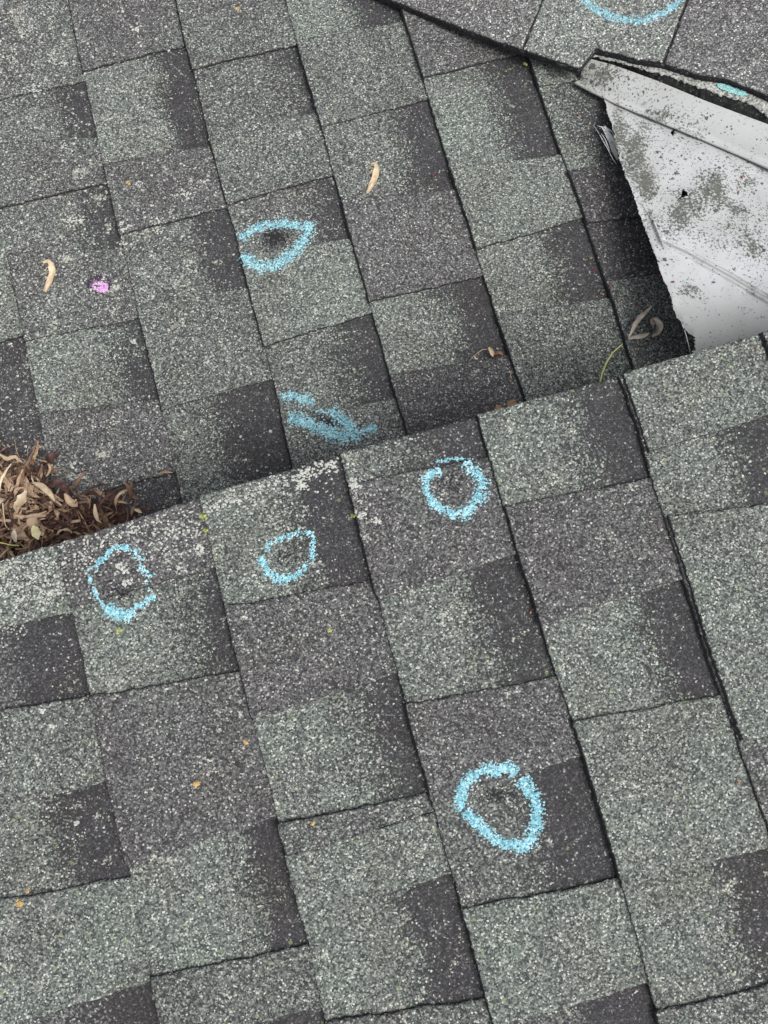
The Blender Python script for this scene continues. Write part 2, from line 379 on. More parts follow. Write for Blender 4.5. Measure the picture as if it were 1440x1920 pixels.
def extend(b, s, pl, cl, cr, v_hi, v_lo, rnd):
    if v_hi is not None and v_hi > b[0][0]+.03:
        fb, fs = filler(pl, cl, cr, v_hi, b[0][0]+.11, rnd)
        if fs and fs[-1][0] == s[0][0]: fb = fb[:-1]; fs = fs[:-1]
        b = fb[:-1] + ([fb[-1]] if fb[-1][0] > b[0][0]+.02 else []) + b
        need = len(b)-1-len(s)
        fs = (fs+[('r' if s[0][0] == 't' else 't', KM)]*9)[:need]; s = fs+s
    if v_lo < b[-1][0]-.03:
        fb, fs = filler(pl, cl, cr, b[-1][0], v_lo, rnd)
        if fs[0][0] == s[-1][0]:
            fs = [('r' if q[0] == 't' else 't', (q[1] if q[1][1] > 1.5 and q[0] == 'r' else (dk('M', .5) if q[0] == 't' else KG))) for q in fs]
        fb[0] = b[-1]; b = b+fb[1:]; s = s+fs
    return b, s

FC = [[(0,395),(18,480),(42,600),(55,685),(80,790),(100,900)],
[(129,0),(142,55),(160,135),(172,210),(198,320),(215,390),(230,460),(250,540),(262,600),(280,660),(300,735),(320,825),(342,945)],
[(331,0),(345,75),(367,135),(395,270),(422,370),(445,450),(465,540),(482,600),(500,655),(515,710),(530,790),(549,875)],
[(536,0),(555,75),(575,145),(602,225),(625,325),(655,430),(672,490),(695,575),(709,620),(731,706),(767,817)],
[(750,10),(770,70),(797,155),(812,220),(845,320),(860,360),(890,450),(907,520),(932,600),(952,655),(970,705),(987,755)],
[(987,95),(1010,165),(1032,230),(1055,295),(1090,385),(1115,470),(1140,540),(1160,600),(1187,692)]]
GC = [[(112,1025),(122,1080),(135,1140),(155,1220),(172,1305),(200,1450),(220,1540),(240,1620),(250,1670),(272,1750),(285,1805),(302,1920)],
[(375,930),(390,990),(400,1050),(415,1110),(440,1215),(475,1340),(500,1430),(530,1580),(545,1650),(565,1720),(582,1770),(607,1895)],
[(637,850),(650,900),(672,970),(695,1080),(720,1150),(745,1260),(770,1355),(795,1450),(815,1520),(830,1580),(855,1655),(875,1730),(892,1785),(922,1915)],
[(897,780),(912,845),(940,930),(960,995),(980,1065),(1000,1125),(1030,1230),(1065,1320),(1090,1400),(1110,1470),(1135,1550),(1160,1650),(1180,1700),(1205,1790),(1235,1920)],
[(1165,705),(1200,785),(1220,860),(1240,940),(1270,1030),(1305,1140),(1330,1230),(1360,1300),(1390,1380),(1420,1480),(1440,1540)]]
farc = [Curve(FAR, p) for p in FC]; nearc = [Curve(NEAR, p) for p in GC]
rnd = random.Random(5)
SP = .143
farc = [Curve(FAR, other=farc[0], shift=-SP*k) for k in (4, 3, 2, 1)] + farc + [Curve(FAR, other=farc[-1], shift=SP*k) for k in (1, 2, 3)]
g5 = Curve(NEAR, other=nearc[-1], shift=SP*.985)
nearc = [Curve(NEAR, other=nearc[0], shift=-SP*k) for k in (3, 2, 1)] + nearc + [g5] + [Curve(NEAR, other=nearc[-1], shift=SP*k) for k in (2, 3)]

GRP = 'shingled roof slopes of the house'
roofA = thing('shingle_roof', hit(FAR, [(500, 400)])[0], 'lower shingle slope beyond the cut edge, dusted with pale lichen, running under the white metal', 'roof', GRP)
roofB = thing('shingle_roof', hit(NEAR, [(700, 1400)])[0], 'raised shingle slope nearest the viewer, its cut edge overhanging the leaf heap', 'roof', GRP)

roofA['kind'] = roofB['kind'] = 'thing'
# --- far roof: hand surveyed courses (x,y left / x,y right)
farspec = {
 3: ([(-200,690,42,628),(-150,900,95,855)], [('r', KD)]),
 4: ([(0,188,160,148),(0,265,182,258),(0,392,198,340),(10,480,228,468),(50,640,260,595),(85,775,300,750),(105,945,325,884)],
     [('r', dk('g', .70)), ('t', KM), ('r', dk('M', .74)), ('t', KM), ('r', dk('G', .72, .12)), ('t', KP)]),
 5: ([(160,135,345,80),(200,310,395,271),(230,440,425,385),(262,576,465,538),(307,770,513,707)],
     [('r', dk('G', .66, .04)), ('t', KP), ('r', dk('g', .66, .04)), ('t', Kg)]),
 6: ([(365,132,555,80),(393,236,597,212),(423,383,625,325),(452,482,657,447),(500,650,697,583),(525,790,740,746)],
     [('r', dk('M', .80, .12)), ('t', Kg), ('r', dk('M', .72, .12)), ('t', KG), ('r', dk('g', .62, .10))]),
 7: ([(560,80,755,38),(605,240,800,183),(645,377,860,354),(700,565,905,515),(738,703,950,667)],
     [('t', Kg), ('r', dk('g', .66)), ('t', KP), ('r', dk('G', .60, .10))]),
 8: ([(797,147,975,97),(850,318,1055,290),(898,468,1090,405),(930,592,1145,560)],
     [('r', dk('G', .58)), ('t', KG), ('r', dk('G', .60, .08))]),
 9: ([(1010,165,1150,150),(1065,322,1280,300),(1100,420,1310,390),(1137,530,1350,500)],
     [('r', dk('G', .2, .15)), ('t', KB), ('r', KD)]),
}
tail = {3: KG, 4: KD, 5: dk('g', .45, .12), 6: KM, 7: KB, 8: Kg, 9: Kg}
head = {3: KG, 4: KM, 5: KP, 6: KM, 7: dk('G', .55), 8: KP, 9: KG}
v_hi, v_lo = .95, None
for k in range(len(farc)-1):
    cl, cr = farc[k], farc[k+1]
    xm = topx(from_uv(FAR, cl(0.), 0., 0.))[0]
    # stop just under the raised roof
    def vcut(c):
        for yy in np.arange(1500, 300, -4.0):
            v = to_uv(FAR, [(0, yy)])[0, 1]*0
            break
        v = np.linspace(.9, -.9, 600); X = from_uv(FAR, c(v), v, 0*v); px, py = topx(X)
        return v[np.argmax(py > 1050-.298*px+150)]
    vl = (vcut(cl)+vcut(cr))/2
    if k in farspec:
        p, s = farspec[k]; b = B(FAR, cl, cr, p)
        s = list(s)
        # tail of the course down to the raised roof
        lastt = s[-1][0]; s = s+[('r' if lastt == 't' else 't', tail[k])]; b = b+[(vl, vl)]
        firstt = s[0][0]; up = b[0][0]+.16
        s = [('r' if firstt == 't' else 't', head[k])]+s; b = [(up, up+.004)]+b
        b, s = extend(b, s, FAR, cl, cr, v_hi, vl, rnd)
    else:
        b, s = filler(FAR, cl, cr, v_hi, vl, rnd)
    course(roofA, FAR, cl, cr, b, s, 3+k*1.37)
# roofing felt under the shingles
def sheet(name, pl, uvs, h, mat, parent, thick=.012):
    uvs = np.array(uvs); n = len(uvs)
    V = np.concatenate([from_uv(pl, uvs[:, 0], uvs[:, 1], np.full(n, h)), from_uv(pl, uvs[:, 0], uvs[:, 1], np.full(n, h-thick))])
    F = [tuple(range(n)), tuple(range(2*n-1, n-1, -1))]+[(i, i+n, (i+1) % n+n, (i+1) % n) for i in range(n)]
    return obj(name, V, F, mat, parent)
sheet('roof_deck', FAR, [(-1.05, -.6), (.75, -.6), (.75, 1.0), (-1.05, 1.0)], -.0035, DECK, roofA, .02)

# --- near roof
FOLD = [(-560,1212),(0,1050),(60,1035),(112,1019),(200,985),(300,952),(375,930),(500,893),(560,872),(637,851),(720,828),(770,815),(890,786),(897,776),(1000,752),(1080,727),(1155,713),(1165,703),(1290,666),(1420,631),(1440,612),(1900,490)]
nearspec = {
 2: ([(-160,1098,112,1018),(-130,1200,140,1150),(-110,1352,172,1305),(-70,1530,205,1465),(-30,1690,248,1650),(20,1915,285,1845)],
     [('t', KG), ('r', dk('P', .52)), ('t', Kg), ('r', dk('G', .60)), ('t', KG)]),
 3: ([(112,1019,375,930),(133,1138,405,1062),(172,1305,447,1262),(240,1622,522,1530),(288,1828,582,1778),(310,1950,607,1893)],
     [('t', KP), ('r', dk('G', .78, .08)), ('t', KP), ('r', dk('G', .74, .06)), ('t', Kg)]),
 4: ([(375,930,637,851),(432,1135,697,1092),(482,1345,745,1262),(530,1540,808,1492),(550,1598,818,1523),(565,1724,848,1637),(605,1915,912,1880)],
     [('r', dk('G', .62, .07)), ('t', KP), ('r', dk('G', .68, .12)), ('t', KM), ('t', KG), ('r', dk('G', .62, .06))]),
 5: ([(637,851,897,778),(655,908,912,858),(720,1120,967,1036),(770,1318,1042,1275),(810,1508,1088,1418),(873,1700,1165,1652),(912,1925,1215,1845)],
     [('r', dk('g', .50, .10)), ('t', KP), ('r', dk('G', .60)), ('t', KP), ('r', dk('M', .56, .05)), ('t', KG)]),
 6: ([(897,776,1165,706),(948,950,1222,898),(1020,1170,1285,1082),(1075,1352,1362,1306),(1148,1665,1445,1590),(1228,1895,1520,1838)],
     [('r', dk('G', .62, .08)), ('t', KP), ('r', dk('G', .66, .06)), ('t', KG), ('r', dk('G', .60, .06))]),
 7: ([(1165,703,1422,631),(1208,850,1460,770),(1245,972,1500,950),(1395,1388,1600,1350)],
     [('t', KG), ('r', dk('G', .55)), ('t', KG)]),
}
foldv = to_uv(NEAR, FOLD, .006)
def fold_at(u): return float(np.interp(u, foldv[:, 0], foldv[:, 1]))
for k in range(len(nearc)-1):
    cl, cr = nearc[k], nearc[k+1]
    # fold intersection for both bounding curves
    def fi(c):
        v = fold_at(0.0)
        for _ in range(20): v = fold_at(float(c(v)))
        return v
    ft = (fi(cl), fi(cr)); lo = -.95
    if k in nearspec:
        p, s = nearspec[k]; b = B(NEAR, cl, cr, p); b[0] = ft
        b, s = extend(b, list(s), NEAR, cl, cr, None, lo, rnd)
    else:
        b, s = filler(NEAR, cl, cr, min(ft), lo, rnd); b[0] = ft
    lo_off = -.0030 if k == 7 else 0.0
    course(roofB, NEAR, cl, cr, b, s, 41+k*1.91, near=True, left_off=lo_off)
ux, vx = foldv[:, 0], foldv[:, 1]
ring = [(a, b-.006) for a, b in zip(ux, vx)]
ring += [(ux[-1], -1.0), (ux[0], -1.0)]
sheet('roof_deck', NEAR, ring[::-1], -.0035, DECK, roofB, .02)
# board closing the step down to the lower roof
bb = Bag()
for i in range(len(ux)-1):
    P = []
    for j in (i, i+1):
        a, bv = ux[j], vx[j]-.022
        top = from_uv(NEAR, a, bv, np.array(-.0236)); back = from_uv(NEAR, a, bv-.018, np.array(-.0236))
        for q in (top, back):
            dist = q@FAR[0]+FAR[1]; P += [q, q-FAR[0]*(dist+.004)]
    bb.add(P, [(0, 1, 5, 4), (2, 6, 7, 3), (0, 4, 6, 2), (1, 3, 7, 5)])
bb.build('fascia_board', WOOD, roofB)

# --- third slope, top right
def depth_pt(px, h):
    X = hit(FAR, [px])[0]; z = -X[2]; r = rays([px])[0]; return r*(z-h)
P0, P1, P2 = depth_pt((740, 0), .012), depth_pt((1090, 130), .034), depth_pt((1440, 120), .066)
nT = np.cross(P1-P0, P2-P0); nT /= np.linalg.norm(nT)
if nT[2] < 0: nT = -nT
tE = hit((nT, -(nT@P0)), [(760, 18), (1440, 200)]); vT = tE[0]-tE[1]; vT /= np.linalg.norm(vT)   # along the butt edge, towards image left
uT = np.cross(vT, nT)
if uT@np.array([.2, 1, 0]) < 0: uT = -uT
TOP = (nT, -(nT@P0), uT, np.cross(nT, uT))
roofC = thing('shingle_roof', hit(TOP, [(1200, 60)])[0], 'speckled shingle slope with a pale painted sheen in the top right corner above the white drip edge', 'roof', GRP)
roofC['kind'] = 'thing'; TOPREF[0] = TOP
TA = [(560,-66),(640,-34),(700,-11),(760,13),(860,52),(930,78),(990,99),(1040,116),(1080,130),(1087,131),(1116,94),(1151,102),(1195,114),(1234,119),(1276,131),(1312,143),(1337,147),(1359,150),(1387,160),(1440,182),(1700,300)]
tcurve = Curve(TOP, None, other=type('o', (), {'v': np.array([-2., 2.]), 'u': np.array([0., 0.])})())
qa = to_uv(TOP, TA, .006); order = np.argsort(qa[:, 1]); tcurve.v = qa[order, 1]; tcurve.u = qa[order, 0]
def pv(x, y): return to_uv(TOP, [(x, y)], .006)[0, 1]
vend = [pv(560, -68), pv(700, 0), pv(1000, 45), pv(1260, 75), pv(1700, 300)]
top2 = Curve(TOP, None, other=tcurve, shift=0); 
lin = np.polyfit([pv(760, 18), pv(1440, 192)], [tcurve(pv(760, 18)), tcurve(pv(1440, 192))], 1)
class Lin:
    def __init__(s, k): s.k = k
    def __call__(s, v): return np.polyval(lin, v)+.143*s.k+.004*np.sin(np.asarray(v)*31+s.k)
Tc = [tcurve, Lin(1), Lin(2), Lin(3), Lin(4)]
sgn = 1 if vend[0] > vend[-1] else -1
vv = sorted(vend, reverse=True)
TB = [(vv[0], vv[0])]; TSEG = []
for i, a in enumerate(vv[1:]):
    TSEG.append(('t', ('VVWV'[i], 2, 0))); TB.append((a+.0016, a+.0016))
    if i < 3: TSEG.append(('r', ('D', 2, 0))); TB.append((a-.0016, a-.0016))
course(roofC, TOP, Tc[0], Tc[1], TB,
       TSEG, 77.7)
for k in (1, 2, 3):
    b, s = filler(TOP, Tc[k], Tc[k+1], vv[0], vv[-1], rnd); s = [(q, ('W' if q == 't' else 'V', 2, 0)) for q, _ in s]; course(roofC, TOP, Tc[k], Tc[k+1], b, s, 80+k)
umin = np.polyval(lin, np.array(vv)); 
sheet('roof_deck', TOP, [(np.polyval(lin, vv[0])+.05, vv[0]), (np.polyval(lin, vv[-1])+.05, vv[-1]), (np.polyval(lin, vv[-1])+.6, vv[-1]), (np.polyval(lin, vv[0])+.6, vv[0])], -.003, DECK, roofC, .004)

BV = BVHTree.FromPolygons(np.concatenate(BVV).tolist(), np.concatenate(BVF).tolist())
def probe(x, y):
    """point and normal of whatever roof surface stands there"""
    r = rays([(x, y)])[0]; r = r/np.linalg.norm(r)
    loc, nor, i, d = BV.ray_cast(Vector((0, 0, 0)), Vector(r))
    if loc is None: X = hit(FAR, [(x, y)])[0]; return X, FAR[0]
    X = np.array(loc); n = FAR[0] if abs(X@FAR[0]+FAR[1]) < .02 else (NEAR[0] if abs(X@NEAR[0]+NEAR[1]) < .02 else nT)
    return X, n

# ------------------------------------------------------------------ layered torn edge and white metal
def off(p, h): return depth_pt(p, h)
def topdepth(p, dh):
    X = hit(TOP, [p])[0]; r = rays([p])[0]; return r*(-X[2]-dh)
def resample(pts, n):
    pts = np.array(pts, float); d = np.concatenate([[0], np.cumsum(np.linalg.norm(np.diff(pts, axis=0), axis=1))])
    q = np.linspace(0, d[-1], n); return np.stack([np.interp(q, d, pts[:, i]) for i in range(pts.shape[1])], 1)
def strip_layer(name, upper, lower, dhu, dhl, th, mat, parent, jit=1.0, n=220, rows=5, smooth=False, attrf=None, hb=0.0):
    """a thin layer between two outlines, with its own thickness and ragged edge"""
    a, b = resample(upper, n), resample(lower, n)
    b = b + np.stack([RNG.normal(0, .3*jit, n), (vn(np.arange(n)*.45, np.full(n, th*999))-.5)*5*jit+RNG.normal(0, .5*jit, n)], 1)
    G = []
    for j in range(rows):
        t = j/(rows-1); p = a*(1-t)+b*t
        G.append(np.array([topdepth(q, dhu*(1-t)+dhl*t+hb*math.sin(t*math.pi)) for q in p]))
    G = np.array(G); low = G[-1]-TOP[0]*th
    low0 = G[0]-TOP[0]*th
    V = np.concatenate([low0[None], G, low[None]]).reshape(-1, 3)
    return obj(name, V, grid_faces(rows+2, n), mat, parent, smooth=smooth, attr=attrf(V) if attrf else None)
LA = [(1190,95),(1234,112),(1276,128),(1312,138),(1359,145),(1387,156),(1440,178),(1600,240)]
Lb = [(1080,92),(1107,93),(1151,100),(1195,113),(1234,118),(1270,128),(1290,135),(1318,140),(1345,145),(1395,158),(1440,176),(1600,244)]
Lbb = [(1082,102),(1107,104),(1151,113),(1195,127),(1234,137),(1270,147),(1290,156),(1318,166),(1345,177),(1395,190),(1415,200),(1440,218),(1600,288)]
Lc = [(1090,105),(1107,109),(1151,123),(1190,135),(1234,152),(1318,186),(1373,208),(1440,233),(1600,298)]
strip_layer('torn_edge', Lb, Lbb, -.0005, -.0010, .0015, TORN, roofC, 1.2)
strip_layer('felt_edge', Lbb, Lc, -.0025, -.0090, .006, FELT, roofC, .8, rows=7)

flash = thing('drip_edge', topdepth((1250, 190), -.02), 'long white metal drip edge with a rolled lip, speckled dark, under the top right shingles', 'drip edge')
def spray_attr(V):
    px, py = topx(V); A = np.zeros((len(V), 4)); A[:, 3] = 1
    A[:, 0] = .30+.7*np.exp(-((px-1130)/55)**2-((py-140)/26)**2)+.85*np.exp(-((px-1240)/35)**2-((py-215)/14)**2)+.3*np.exp(-((px-1290)/60)**2-((py-245)/20)**2)
    A[:, 1] = .95*ss(1420, 1130, px)+.15
    A[:, 2] = .5*np.exp(-((px-1095)/45)**2)+.30
    return A
Du = [(1096,107),(1151,122),(1234,152),(1318,187),(1373,208),(1440,233),(1600,300)]
Dm = [(1088,149),(1110,164),(1151,184),(1207,208),(1262,231),(1318,253),(1373,277),(1440,306),(1600,372)]
Dl = [(1074,155),(1107,173),(1151,194),(1207,218),(1262,241),(1318,263),(1373,287),(1440,317),(1600,384)]
n = 180; a, m_, l = resample(Du, n), resample(Dm, n), resample(Dl, n)
rows = []
for t in np.linspace(0, 1, 9): rows.append(np.array([topdepth(p, -.006-.012*t+.002*math.sin(3.1*t)) for p in a*(1-t)+m_*t]))
for t, dh in ((.12, -.0172), (.35, -.0150), (.7, -.0145), (.95, -.0165), (1.0, -.019), (.9, -.022), (.5, -.0225)): rows.append(np.array([topdepth(p, dh) for p in m_*(1-t)+l*t]))
G = np.array(rows); wv = (vn(np.arange(n)*.06, np.zeros(n))-.5)*.003
G = G + wv[None, :, None]*TOP[0]*np.linspace(0, 1, len(rows))[:, None, None]
V = G.reshape(-1, 3)
obj('metal_face', V, grid_faces(len(rows), n), METAL, flash, smooth=True, attr=spray_attr(V))
# end return of the drip edge (folded back left end)
E = np.array([G[i, 0] for i in range(9)]); E2 = E-TOP[0]*.006+np.array([-.0004, 0, 0])
obj('end_fold', np.concatenate([E, E2]), [(i, i+1, i+10, i+9) for i in range(8)], METAL, flash, attr=np.tile([0, .2, .5, 1], (18, 1)))

# plate
plate = thing('flashing_plate', off((1350, 450), .06), 'crumpled white painted metal flashing with black holes, green lichen patches and a torn left edge', 'flashing')
PL = [(1132,196),(1138,222),(1147,245),(1153,268),(1161,300),(1171,325),(1186,357),(1196,385),(1207,415),(1226,458),(1239,500),(1252,526),(1261,557),(1268,583),(1279,590),(1284,604),(1295,612),(1303,620),(1300,632),(1305,641),(1297,652),(1296,668),(1300,760)]
pl_y = np.array([p[1] for p in PL]); pl_x = np.array([p[0] for p in PL])
CR = np.array([(1196,372),(1213,394),(1227,415),(1242,453),(1265,463),(1289,474),(1336,500),(1371,519),(1405,540),(1440,560),(1600,640)], float)
NY, NX = 330, 250
ys = np.linspace(196, 760, NY)
wob = (vn(ys*.35, ys*0)-.5)*7+(vn(ys*1.3, ys*0+4)-.5)*2.5
wob *= np.where(ys < 590, .5+.0*ys, 1.0)
xl = np.interp(ys, pl_y, pl_x)+wob
T = np.linspace(0, 1, NX)**1.15
PXg = xl[:, None]*(1-T)+1640*T; PYg = ys[:, None]+0*PXg
# lower the top border so that it tucks under the drip lip
topb = np.interp(PXg, [p[0] for p in Dl], [p[1] for p in Dl])-7
PYg = np.maximum(PYg, 0); PYg = topb + (PYg-196)/(760-196)*(760-topb)
def plate_h(px, py):
    base = .024 - 4.2e-5*(px-1132)+1.75e-4*(py-199)
    yc_ = np.interp(px, CR[:, 0], CR[:, 1]); dy = py-yc_
    left = ss(1205, 1245, px)
    xc_ = np.interp(py, CR[:, 1], CR[:, 0])
    ridge = .0042*np.exp(-((dy-4)/5.5)**2)-.0030*np.exp(-((dy+4)/3.5)**2)
    step = -.0016*ss(-9, 2, dy)
    b = base + (ridge+step)*left*ss(1600, 1420, px+0*py)
    b = b + .0035*np.exp(-((px-xc_)/4)**2)*ss(370, 385, py)*ss(465, 450, py)
    b = b + (vn(px/70, py/70)-.5)*.007 + (vn(px/26+9, py/26)-.5)*.0018
    b = b + .0035*np.exp(-((px-1262)/16)**2-((py-262)/20)**2) + .003*np.exp(-((px-1418)/9)**2-((py-545)/7)**2)
    xe = np.interp(py, pl_y, pl_x); b = b + .0035*np.exp(-((px-xe)/9)**2)*vn(py/16, py*0+2)
    b = b - .010*np.exp(-np.clip(py-np.interp(px, [p[0] for p in Dl], [p[1] for p in Dl]), -8, 400)/16)
    b = b - .0016*np.abs(((px-1290)*.35+(py-330)*.94)/40).clip(0, 1)*0
    return b
HH = plate_h(PXg, PYg)
Xf = hit(FAR, np.stack([PXg.ravel(), PYg.ravel()], 1)); rr = rays(np.stack([PXg.ravel(), PYg.ravel()], 1))
V = rr*((-Xf[:, 2]-HH.ravel())[:, None])
F = grid_faces(NY, NX)
px, py = PXg.ravel(), PYg.ravel()
fc = np.stack([px[F].mean(1), py[F].mean(1)], 1)
def blob(cx, cy, rx, ry, rot=0, lump=.25):
    c, s_ = math.cos(rot), math.sin(rot); dx, dy = fc[:, 0]-cx, fc[:, 1]-cy
    x2, y2 = (dx*c+dy*s_)/rx, (-dx*s_+dy*c)/ry; a = np.arctan2(y2, x2)
    return np.hypot(x2, y2) < 1+lump*np.sin(a*3+cx)
hole = blob(1283, 363, 5.5, 7) | blob(1277, 369, 2.0, 5, .5) | blob(1262, 248, 3.2, 6, .35)
F = F[~hole]
A = np.zeros((len(V), 4)); A[:, 3] = 1
def gs(cx, cy, rx, ry, rot=0):
    c, s_ = math.cos(rot), math.sin(rot); dx, dy = px-cx, py-cy
    return np.exp(-((dx*c+dy*s_)/rx)**2-((-dx*s_+dy*c)/ry)**2)
A[:, 0] = np.clip(1.0*gs(1192, 285, 24, 60, .3)+.9*gs(1160, 240, 16, 50, .1)+.9*gs(1215, 345, 20, 36)+.95*gs(1335, 345, 30, 28)+1.0*gs(1272, 408, 34, 26, -.7)+.6*gs(1375, 390, 50, 22, .3)+.45*gs(1400, 340, 40, 24)+.4*gs(1300, 380, 30, 24)+.6*gs(1420, 470, 26, 24)+.5*gs(1292, 545, 24, 18)+.45*gs(1355, 435, 60, 26)+.45*gs(1215, 430, 12, 40)+.30, 0, 1.15)
A[:, 2] += .9*np.exp(-((py-np.interp(px, CR[:, 0], CR[:, 1]))/2.6)**2)*ss(1235, 1250, px)  # crease shading painted as a dark line along the fold
A[:, 1] = (.85*ss(600, 380, py)+.12)*(.25+.75*ss(1195, 1240, px))
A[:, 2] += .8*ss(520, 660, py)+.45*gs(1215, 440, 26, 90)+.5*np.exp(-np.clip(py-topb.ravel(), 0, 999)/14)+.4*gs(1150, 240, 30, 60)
obj('metal_sheet', V, F, METAL, plate, smooth=True, attr=A)
def ribbon(P, wd, normal, curl=.0, tip=(.25, .15), seg=5, twist=0.0, frill=0.0):
    """curved strip: P (n,3) centreline, wd width; returns V,F"""
    P = np.asarray(P, float); n = len(P); T = np.gradient(P, axis=0); T /= np.linalg.norm(T, axis=1)[:, None]+1e-12
    S = np.cross(T, normal); S /= np.linalg.norm(S, axis=1)[:, None]+1e-12; U = np.cross(S, T)
    V = []
    ph = random.uniform(0, 9)
    for i in range(n):
        t = i/(n-1); wv = wd*(tip[0]+(1-tip[0])*min(1, t/.35))*(tip[1]+(1-tip[1])*min(1, (1-t)/.35)); tw = twist*(t-.5)
        for j in range(seg):
            a = (j/(seg-1)-.5)*2; x = a*wv/2; z = curl*wv*(a*a)+frill*wv*math.sin(ph+t*14+a*2)*abs(a)
            V.append(P[i]+(S[i]*math.cos(tw)+U[i]*math.sin(tw))*x+(U[i]*math.cos(tw)-S[i]*math.sin(tw))*z)
    F = [(i*seg+j, i*seg+j+1, (i+1)*seg+j+1, (i+1)*seg+j) for i in range(n-1) for j in range(seg-1)]
    return V, F
def tube(P, r, k=6):
    P = np.asarray(P, float); n = len(P); T = np.gradient(P, axis=0); T /= np.linalg.norm(T, axis=1)[:, None]+1e-12
    S = np.cross(T, [.1, .2, .97]); S /= np.linalg.norm(S, axis=1)[:, None]; U = np.cross(T, S)
    r = np.broadcast_to(r, (n,)); V = []
    for i in range(n):
        for j in range(k):
            a = 2*math.pi*j/k; V.append(P[i]+(S[i]*math.cos(a)+U[i]*math.sin(a))*r[i])
    F = [(i*k+j, i*k+(j+1) % k, (i+1)*k+(j+1) % k, (i+1)*k+j) for i in range(n-1) for j in range(k)]
    F += [tuple(range(k))[::-1], tuple(range((n-1)*k, n*k))]
    return V, F
def pline(pts, hs, n=14):
    """survey outline with heights above the far roof"""
    q = resample([(p[0], p[1], h) for p, h in zip(pts, hs)], n); return np.array([off((a[0], a[1]), a[2]) for a in q])
for pts, wd in (([(1112,233),(1124,252),(1137,275),(1150,300),(1156,308)], .0011), ([(1127,250),(1135,262),(1144,285)], .0013), ([(1270,583),(1278,604),(1287,630),(1295,664)], .0009), ([(1120,236),(1136,240),(1148,248),(1156,280),(1160,300)], .0022)):
    v, f = ribbon(pline(pts, [.018+.0002*(p[1]-230) for p in pts], 22), wd, FAR[0], .2, frill=.25)
    obj('torn_sliver', v, f, METAL, plate, attr=np.tile([0., .3, .1, 1.], (len(v), 1)))
v, f = ribbon(pline([(1131,238),(1140,252),(1148,272),(1157,300)], [.020, .021, .024, .026], 18), .007, FAR[0], .1, frill=.1, tip=(.9, .3))
obj('torn_flap', v, f, METAL, plate, attr=np.tile([.45, .3, .2, 1.], (len(v), 1)))

# ------------------------------------------------------------------ chips: chalk, lichen, bits (all lie on the surface below them)
def chip_mesh(pts, r, lift=.00035, dome=.6, irregular=.35):
    V, F = [], []; n0 = 0
    for (x, y), rad in zip(pts, r):
        X, nn = probe(x, y); a = np.cross(nn, [0, 1, .1]); a /= np.linalg.norm(a); b = np.cross(nn, a); k = 6
        rot = random.random()*6.28; X = X+nn*lift; el = random.uniform(.65, 1.0)
        for j in range(k):
            t = rot+6.283*j/k; q = rad*(1+random.uniform(-irregular, irregular)); V.append(X+a*math.cos(t)*q+b*math.sin(t)*q*el-nn*.0004)
        V.append(X+nn*rad*dome*random.uniform(.5, 1.1)+a*random.uniform(-.3, .3)*rad)
        F += [(n0+j, n0+(j+1) % k, n0+k) for j in range(k)]; n0 += k+1
    return np.array(V), F
CLN = RNG.random((64, 64))
def stroke_pts(strokes):
    pts = []
    for poly, wd, dens in strokes:
        q = resample(poly, 400); L = np.sum(np.linalg.norm(np.diff(q, axis=0), axis=1))
        n = int(L*wd*(.35+.65*dens)*.37)
        for _ in range(n):
            i = random.randrange(399); t = random.random(); p = q[i]*(1-t)+q[i+1]*t; d = q[min(i+1, 399)]-q[max(i-1, 0)]; d /= np.linalg.norm(d)+1e-9
            o = max(-.8, min(.8, random.gauss(0, .36)))*wd*1.12; x, y = p[0]-d[1]*o, p[1]+d[0]*o
            cl = .6*vn(np.array(x/8.), np.array(y/8.))+.4*vn(np.array(x/2.4+9), np.array(y/2.4))
            if cl < .74-.70*dens+.42*abs(o)/wd: continue
            pts.append((x, y))
    return pts
CG = 'blue chalk marks drawn round roof damage'
def chalk(name, strokes, label, mat=CHALK, rad=(.0006, .00115), group=CG, cat='chalk mark'):
    pts = stroke_pts(strokes); r = [random.uniform(*rad) for _ in pts]
    V, F = chip_mesh(pts, r, .0005, .35); return tag(obj(name, V, F, mat), label, cat, group)
chalk('chalk_ring', [([(451,449),(468,433),(493,423),(520,418),(545,419),(570,426),(579,424)], 13, 1.0), ([(580,416),(581,430),(576,442),(566,459),(545,478),(524,494),(503,501),(482,500),(466,489),(453,478)], 16, 1.0)],
      'bright blue chalk eye shape round a dark bruise on the far slope')
chalk('chalk_smear', [([(525,741),(545,743),(568,747),(588,757)], 17, .8), ([(540,783),(555,785),(575,792),(592,799)], 19, 1.0), ([(592,799),(610,810),(635,815),(656,817),(672,812)], 20, 1.05), ([(672,811),(690,808),(705,798)], 13, .95), ([(590,772),(606,772),(621,770)], 8, .9), ([(621,772),(636,780),(648,790),(660,804)], 17, 1.0)],
      'thick blue chalk wave smeared just above the cut edge, scribbled rather than ringed')
chalk('chalk_ring', [([(818,866),(835,862),(850,860),(868,861)], 6, .6), ([(868,870),(885,876),(897,892),(908,912),(897,938),(880,957),(857,968)], 17, .75), ([(827,882),(800,890),(796,915),(807,940),(832,956),(857,968)], 13, .8)],
      'broken blue chalk ring crossing a tab step, just right of centre')
chalk('chalk_ring', [([(588,1000),(575,995),(555,1000),(530,1006),(502,1024),(489,1048)], 11, .62), ([(489,1048),(497,1070),(520,1087),(545,1085)], 13, .8), ([(545,1085),(566,1070),(586,1042),(588,1005)], 10, .62)],
      'smallest patchy blue chalk ring, near slope, beside a plum dark band')
